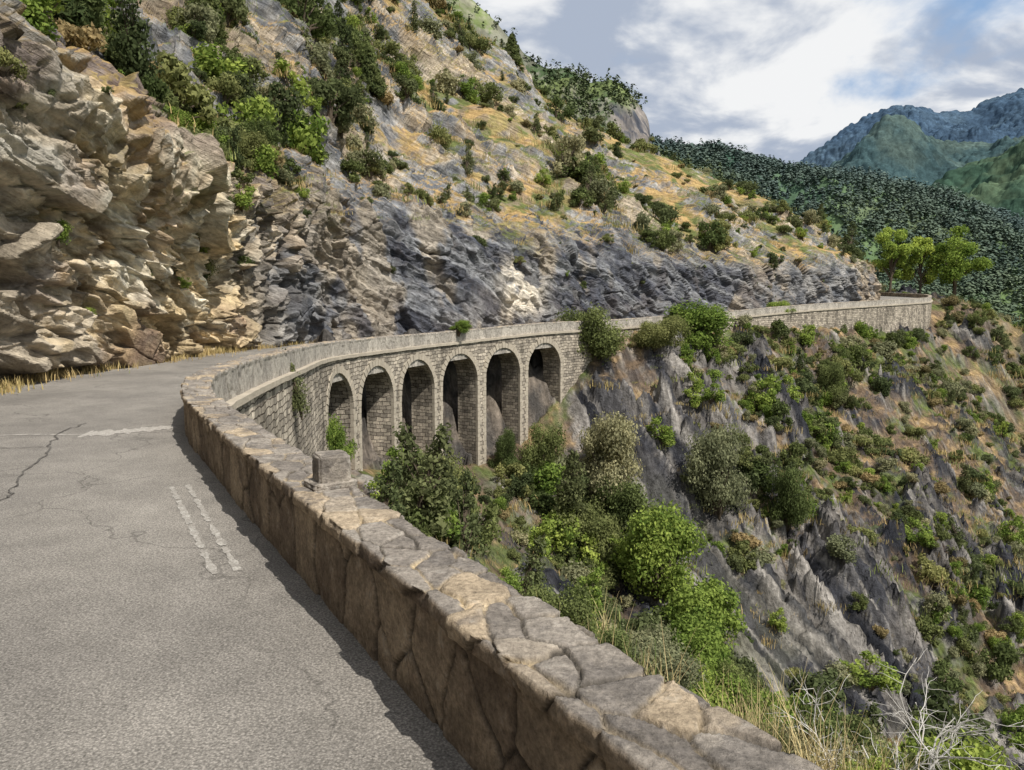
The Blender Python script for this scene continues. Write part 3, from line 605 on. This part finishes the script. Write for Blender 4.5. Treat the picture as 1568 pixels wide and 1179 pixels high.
# ------------------------------------------------------------------ distance
t=NT('far_forest'); p=t.pos(); f=t.math('MULTIPLY',t.rng(t.noise(p,.07,4,.8),.3,.7,.6,1.45),t.rng(t.noise(p,.012,6,.8),.3,.7,.5,1.6)); M_far=t.pbr(t.scalecol(t.attr(),f),.95,None,0)
def hill(name,sky,D0,zb,D1,amp,sc,colf,nu=420,nvv=160,seed=0,front=.5,mat=None,octs=6,gn=.55,rough=0):
    sky=np.array(sky,float); u=np.linspace(0,len(sky)-1,nu); S=cr(sky,u)
    tx,tz=S[:,0],S[:,1]; Zs=CAMZ+tz*D1
    v=np.linspace(0,1.25,nvv); D=D0+(D1-D0)*v[None,:]; prof_=np.where(v<1,v**front,1-(v-1)*.8)
    Zg=zb+(Zs[:,None]-zb)*prof_[None]; P=np.stack([tx[:,None]*(D),np.broadcast_to(D,Zg.shape),Zg],-1)
    n=fbm(P/sc,octs,seed,gn); r=1-np.abs(fbm(P/(sc*1.6),4,seed+5))*2
    env=ss(0,.3,v)*(1-.75*np.exp(-((v-1)/.12)**2))
    P[...,2]+=amp*(n+r*.6-.4)*env[None]
    if rough: P[...,2]+=rough*np.abs(vnoise(P/(rough*1.6),seed+3))
    return add(name,mesh_np(name,P,gridF(nu,nvv),mat or M_far,colf(P))),P
def cA(P):
    g=fbm(P/45,5,3); c=mix3((.04,.075,.035),(.10,.145,.05),ss(-.3,.3,g)); c=mix3(c,(.15,.15,.08),ss(.25,.5,g)*.4); return mix3(c,(.08,.14,.16),ss(250,900,P[...,1])*.8)  # last mix paints distance haze into the hill colour
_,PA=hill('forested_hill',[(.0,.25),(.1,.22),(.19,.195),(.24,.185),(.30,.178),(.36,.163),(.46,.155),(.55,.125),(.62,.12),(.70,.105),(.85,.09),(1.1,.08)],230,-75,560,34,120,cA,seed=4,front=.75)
def crk(P): 
    r=P[...,0]/P[...,1]; return ss(.118,.135,r+.014*fbm(P/8,3,8))*ss(.198,.190,r)*ss(.258,.245,P[...,2]/P[...,1]+.014*fbm(P/6,3,18))
def cB(P):
    g=fbm(P/15,5,6); c=mix3((.055,.085,.04),(.12,.15,.06),ss(-.3,.3,g)); n=gnormal(P); c=mix3(c,(.26,.23,.21),ss(.7,.5,np.abs(n[...,2])+.15*g)*.5)
    v=fbm(P/np.array([3,3,14]),5,16); return mix3(c,mix3((.06,.065,.08),(.20,.18,.165),ss(-.35,.3,v)),crk(P))
_,PB=hill('rocky_crag_hill',[(-.2,.42),(-.08,.40),(.0,.335),(.045,.300),(.075,.292),(.10,.278),(.13,.278),(.150,.266),(.166,.247),(.177,.232),(.186,.200),(.22,.18),(.27,.16),(.33,.12)],170,-10,290,10,20,cB,seed=9,front=1.1,nu=800,nvv=220,octs=7,gn=.6)
def cD(P): g=fbm(P/150,6,3,.65); return mix3((.035,.065,.045),(.08,.11,.065),ss(-.25,.3,g))
hill('wooded_ridge',[(.38,.0),(.46,.10),(.52,.145),(.58,.175),(.64,.185),(.70,.205),(.9,.24),(1.2,.26)],700,-75,1400,150,330,cD,seed=14,front=.8,octs=7,nu=700,nvv=260,rough=9)
def cE(P): g=fbm(P/200,6,3,.65); return mix3((.04,.07,.075),(.07,.10,.09),ss(-.25,.3,g))  # haze is put into the ridge colour, no volume
hill('hazy_ridge',[(.30,.10),(.36,.145),(.42,.168),(.47,.198),(.51,.205),(.56,.195),(.62,.20),(.70,.22),(.9,.25),(1.2,.27)],1200,-75,2100,200,520,cE,seed=34,front=.8,octs=7,nu=700,nvv=260,rough=11)
def cC(P): g=fbm(P/350,6,3,.65); return mix3((.045,.075,.115),(.065,.10,.135),ss(-.25,.3,g))  # blue stands for aerial haze, painted into the mountain colour
hill('blue_mountain',[(.2,.10),(.30,.14),(.355,.168),(.40,.192),(.445,.225),(.49,.241),(.53,.243),(.56,.236),(.60,.247),(.67,.278),(.78,.32),(.95,.35),(1.3,.36)],1600,-75,3000,420,800,cC,seed=24,front=.85,octs=8,gn=.52,nu=800,nvv=320,rough=14)
def forest(name,Pg,n,h,seed,c0,c1,vmin=.1,q_=26,keepf=None):
    r=np.random.default_rng(seed); a=r.integers(5,Pg.shape[0]-5,n); b=r.integers(int(vmin*Pg.shape[1]),int(.86*Pg.shape[1]),n); p=Pg[a,b]
    if keepf is not None: p=p[keepf(p)]; n=len(p)
    p=p+r.normal(size=p.shape)*np.array([2.,2.,.1]); big=fbm(p/30,3,seed+9); hh=h*r.uniform(.45,1.25,n)*(1+.35*big)
    f=r.random((n,q_)); th=r.uniform(0,6.28,(n,q_)); con=(r.random(n)<.4)[:,None]
    rd=np.where(con,.30*(1-f)**.6,.42*np.sqrt(np.maximum(0,1-(2*f-1)**2)))*r.uniform(.45,1.05,(n,q_))
    C=p[:,None]+hh[:,None,None]*np.stack([rd*np.cos(th),rd*np.sin(th),.05+f*.85],-1)
    Nn=unit(np.stack([np.cos(th),np.sin(th),.9+1.2*f],-1)+r.normal(size=(n,q_,3))*.3)
    V,F=quads(C.reshape(-1,3),Nn.reshape(-1,3),h*.19,1.3,r)
    col=mix3(c0,c1,np.clip(.45+1.1*big[:,None]+r.random(n)[:,None]*.6-.3+r.random((n,q_))*.3,0,1)); col=mix3(col,(.10,.14,.15),ss(120,620,p[:,1])[:,None]*.85*np.ones((1,q_)))  # second mix tints leaves with painted haze by distance
    add(name,mesh_np(name,V,F,M_fleaf,np.repeat(col.reshape(-1,3),4,0),smooth=False))
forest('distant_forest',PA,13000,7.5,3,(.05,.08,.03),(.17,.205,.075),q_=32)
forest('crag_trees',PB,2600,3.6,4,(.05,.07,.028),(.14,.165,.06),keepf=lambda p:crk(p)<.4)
LPf=LP[(LP[...,1]>105)&(DN>25)&(np.abs(LP[...,0])<1.0*LP[...,1])&(LP[...,2]>-74)]
k=rng.choice(len(LPf),1800); tmp=LPf[k].reshape(60,30,3)
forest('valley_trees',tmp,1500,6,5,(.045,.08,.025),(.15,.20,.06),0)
g=np.linspace(-9000,9000,61); gx,gy=np.meshgrid(g,g,indexing='ij'); gp=np.stack([gx,gy,gx*0-78],-1)
add('ground',mesh_np('ground',gp,gridF(61,61),M_far,np.full((61*61,3),.07)*np.array([.8,1.2,.6])))
# ------------------------------------------------------------------ light
h=np.array([.70,-.71]); h/=np.linalg.norm(h); el=math.radians(53)
Ld=Vector((h[0]*math.cos(el),h[1]*math.cos(el),math.sin(el)))
sl=bpy.data.lights.new('sun','SUN'); sl.energy=5.; sl.angle=math.radians(.5); sl.color=(1,.955,.885)
so=add('sun',sl); so.rotation_euler=Ld.to_track_quat('Z','Y').to_euler()
W=bpy.data.worlds.new('World'); scene.world=W; W.use_nodes=True; nt=W.node_tree; nt.nodes.clear()
def N_(ty,**k):
    x=nt.nodes.new(ty)
    for a,b in k.items(): setattr(x,a,b)
    return x
sky=N_('ShaderNodeTexSky',sky_type='NISHITA',sun_disc=False); sky.sun_elevation=el; sky.sun_rotation=math.atan2(h[0],h[1])
tc=N_('ShaderNodeTexCoord'); sp=N_('ShaderNodeSeparateXYZ'); nt.links.new(tc.outputs['Generated'],sp.inputs[0])
def M_(op,a,b):
    x=N_('ShaderNodeMath',operation=op)
    for i,v in enumerate((a,b)):
        if isinstance(v,(int,float)): x.inputs[i].default_value=v
        else: nt.links.new(v,x.inputs[i])
    return x.outputs[0]
zz=M_('ADD',M_('MAXIMUM',sp.outputs[2],0.0),.30)
cv=N_('ShaderNodeCombineXYZ'); nt.links.new(M_('DIVIDE',sp.outputs[0],zz),cv.inputs[0]); nt.links.new(M_('DIVIDE',sp.outputs[1],zz),cv.inputs[1])
def Nz(sc,d,r,dist,offz):
    cv_=N_('ShaderNodeVectorMath',operation='ADD'); nt.links.new(cv.outputs[0],cv_.inputs[0]); cv_.inputs[1].default_value=(offz,offz*.7,offz*1.3)
    x=N_('ShaderNodeTexNoise'); nt.links.new(cv_.outputs[0],x.inputs['Vector']); x.inputs['Scale'].default_value=sc; x.inputs['Detail'].default_value=d; x.inputs['Roughness'].default_value=r; x.inputs['Distortion'].default_value=dist
    return x.outputs['Fac']
def R_(v,a,b,c,d):
    x=N_('ShaderNodeMapRange'); x.interpolation_type='SMOOTHSTEP'; nt.links.new(v,x.inputs[0])
    for i,q_ in enumerate((a,b,c,d)): x.inputs[i+1].default_value=q_
    return x.outputs[0]
cover=R_(Nz(2.4,7,.52,.2,3.),.31,.46,0,1); shade=R_(Nz(3.6,6,.52,.25,5.),.45,.61,0,1)
def MX(f,a,b):
    x=N_('ShaderNodeMix',data_type='RGBA')
    if isinstance(f,float): x.inputs[0].default_value=f
    else: nt.links.new(f,x.inputs[0])
    for i,v in((6,a),(7,b)):
        if isinstance(v,tuple): x.inputs[i].default_value=v
        else: nt.links.new(v,x.inputs[i])
    return x.outputs[2]
cc=MX(shade,(10.2,10.3,10.4,1),(4.7,5.4,6.7,1))
skb=MX(.6,sky.outputs[0],(3.9,6.3,10.0,1))
bg=N_('ShaderNodeBackground'); bg.inputs['Strength'].default_value=.088; nt.links.new(MX(cover,skb,cc),bg.inputs['Color'])
wo=N_('ShaderNodeOutputWorld'); nt.links.new(bg.outputs[0],wo.inputs[0])
# ------------------------------------------------------------------ camera
cd=bpy.data.cameras.new('camera'); cd.lens=26.19; cd.sensor_width=36; cd.clip_end=20000; cd.clip_start=.05
cam=add('camera',cd,None,(0,0,CAMZ),(math.radians(83.5),0,0)); scene.camera=cam
scene.view_settings.view_transform='Standard'
scene.view_settings.look='None'; scene.view_settings.exposure=0
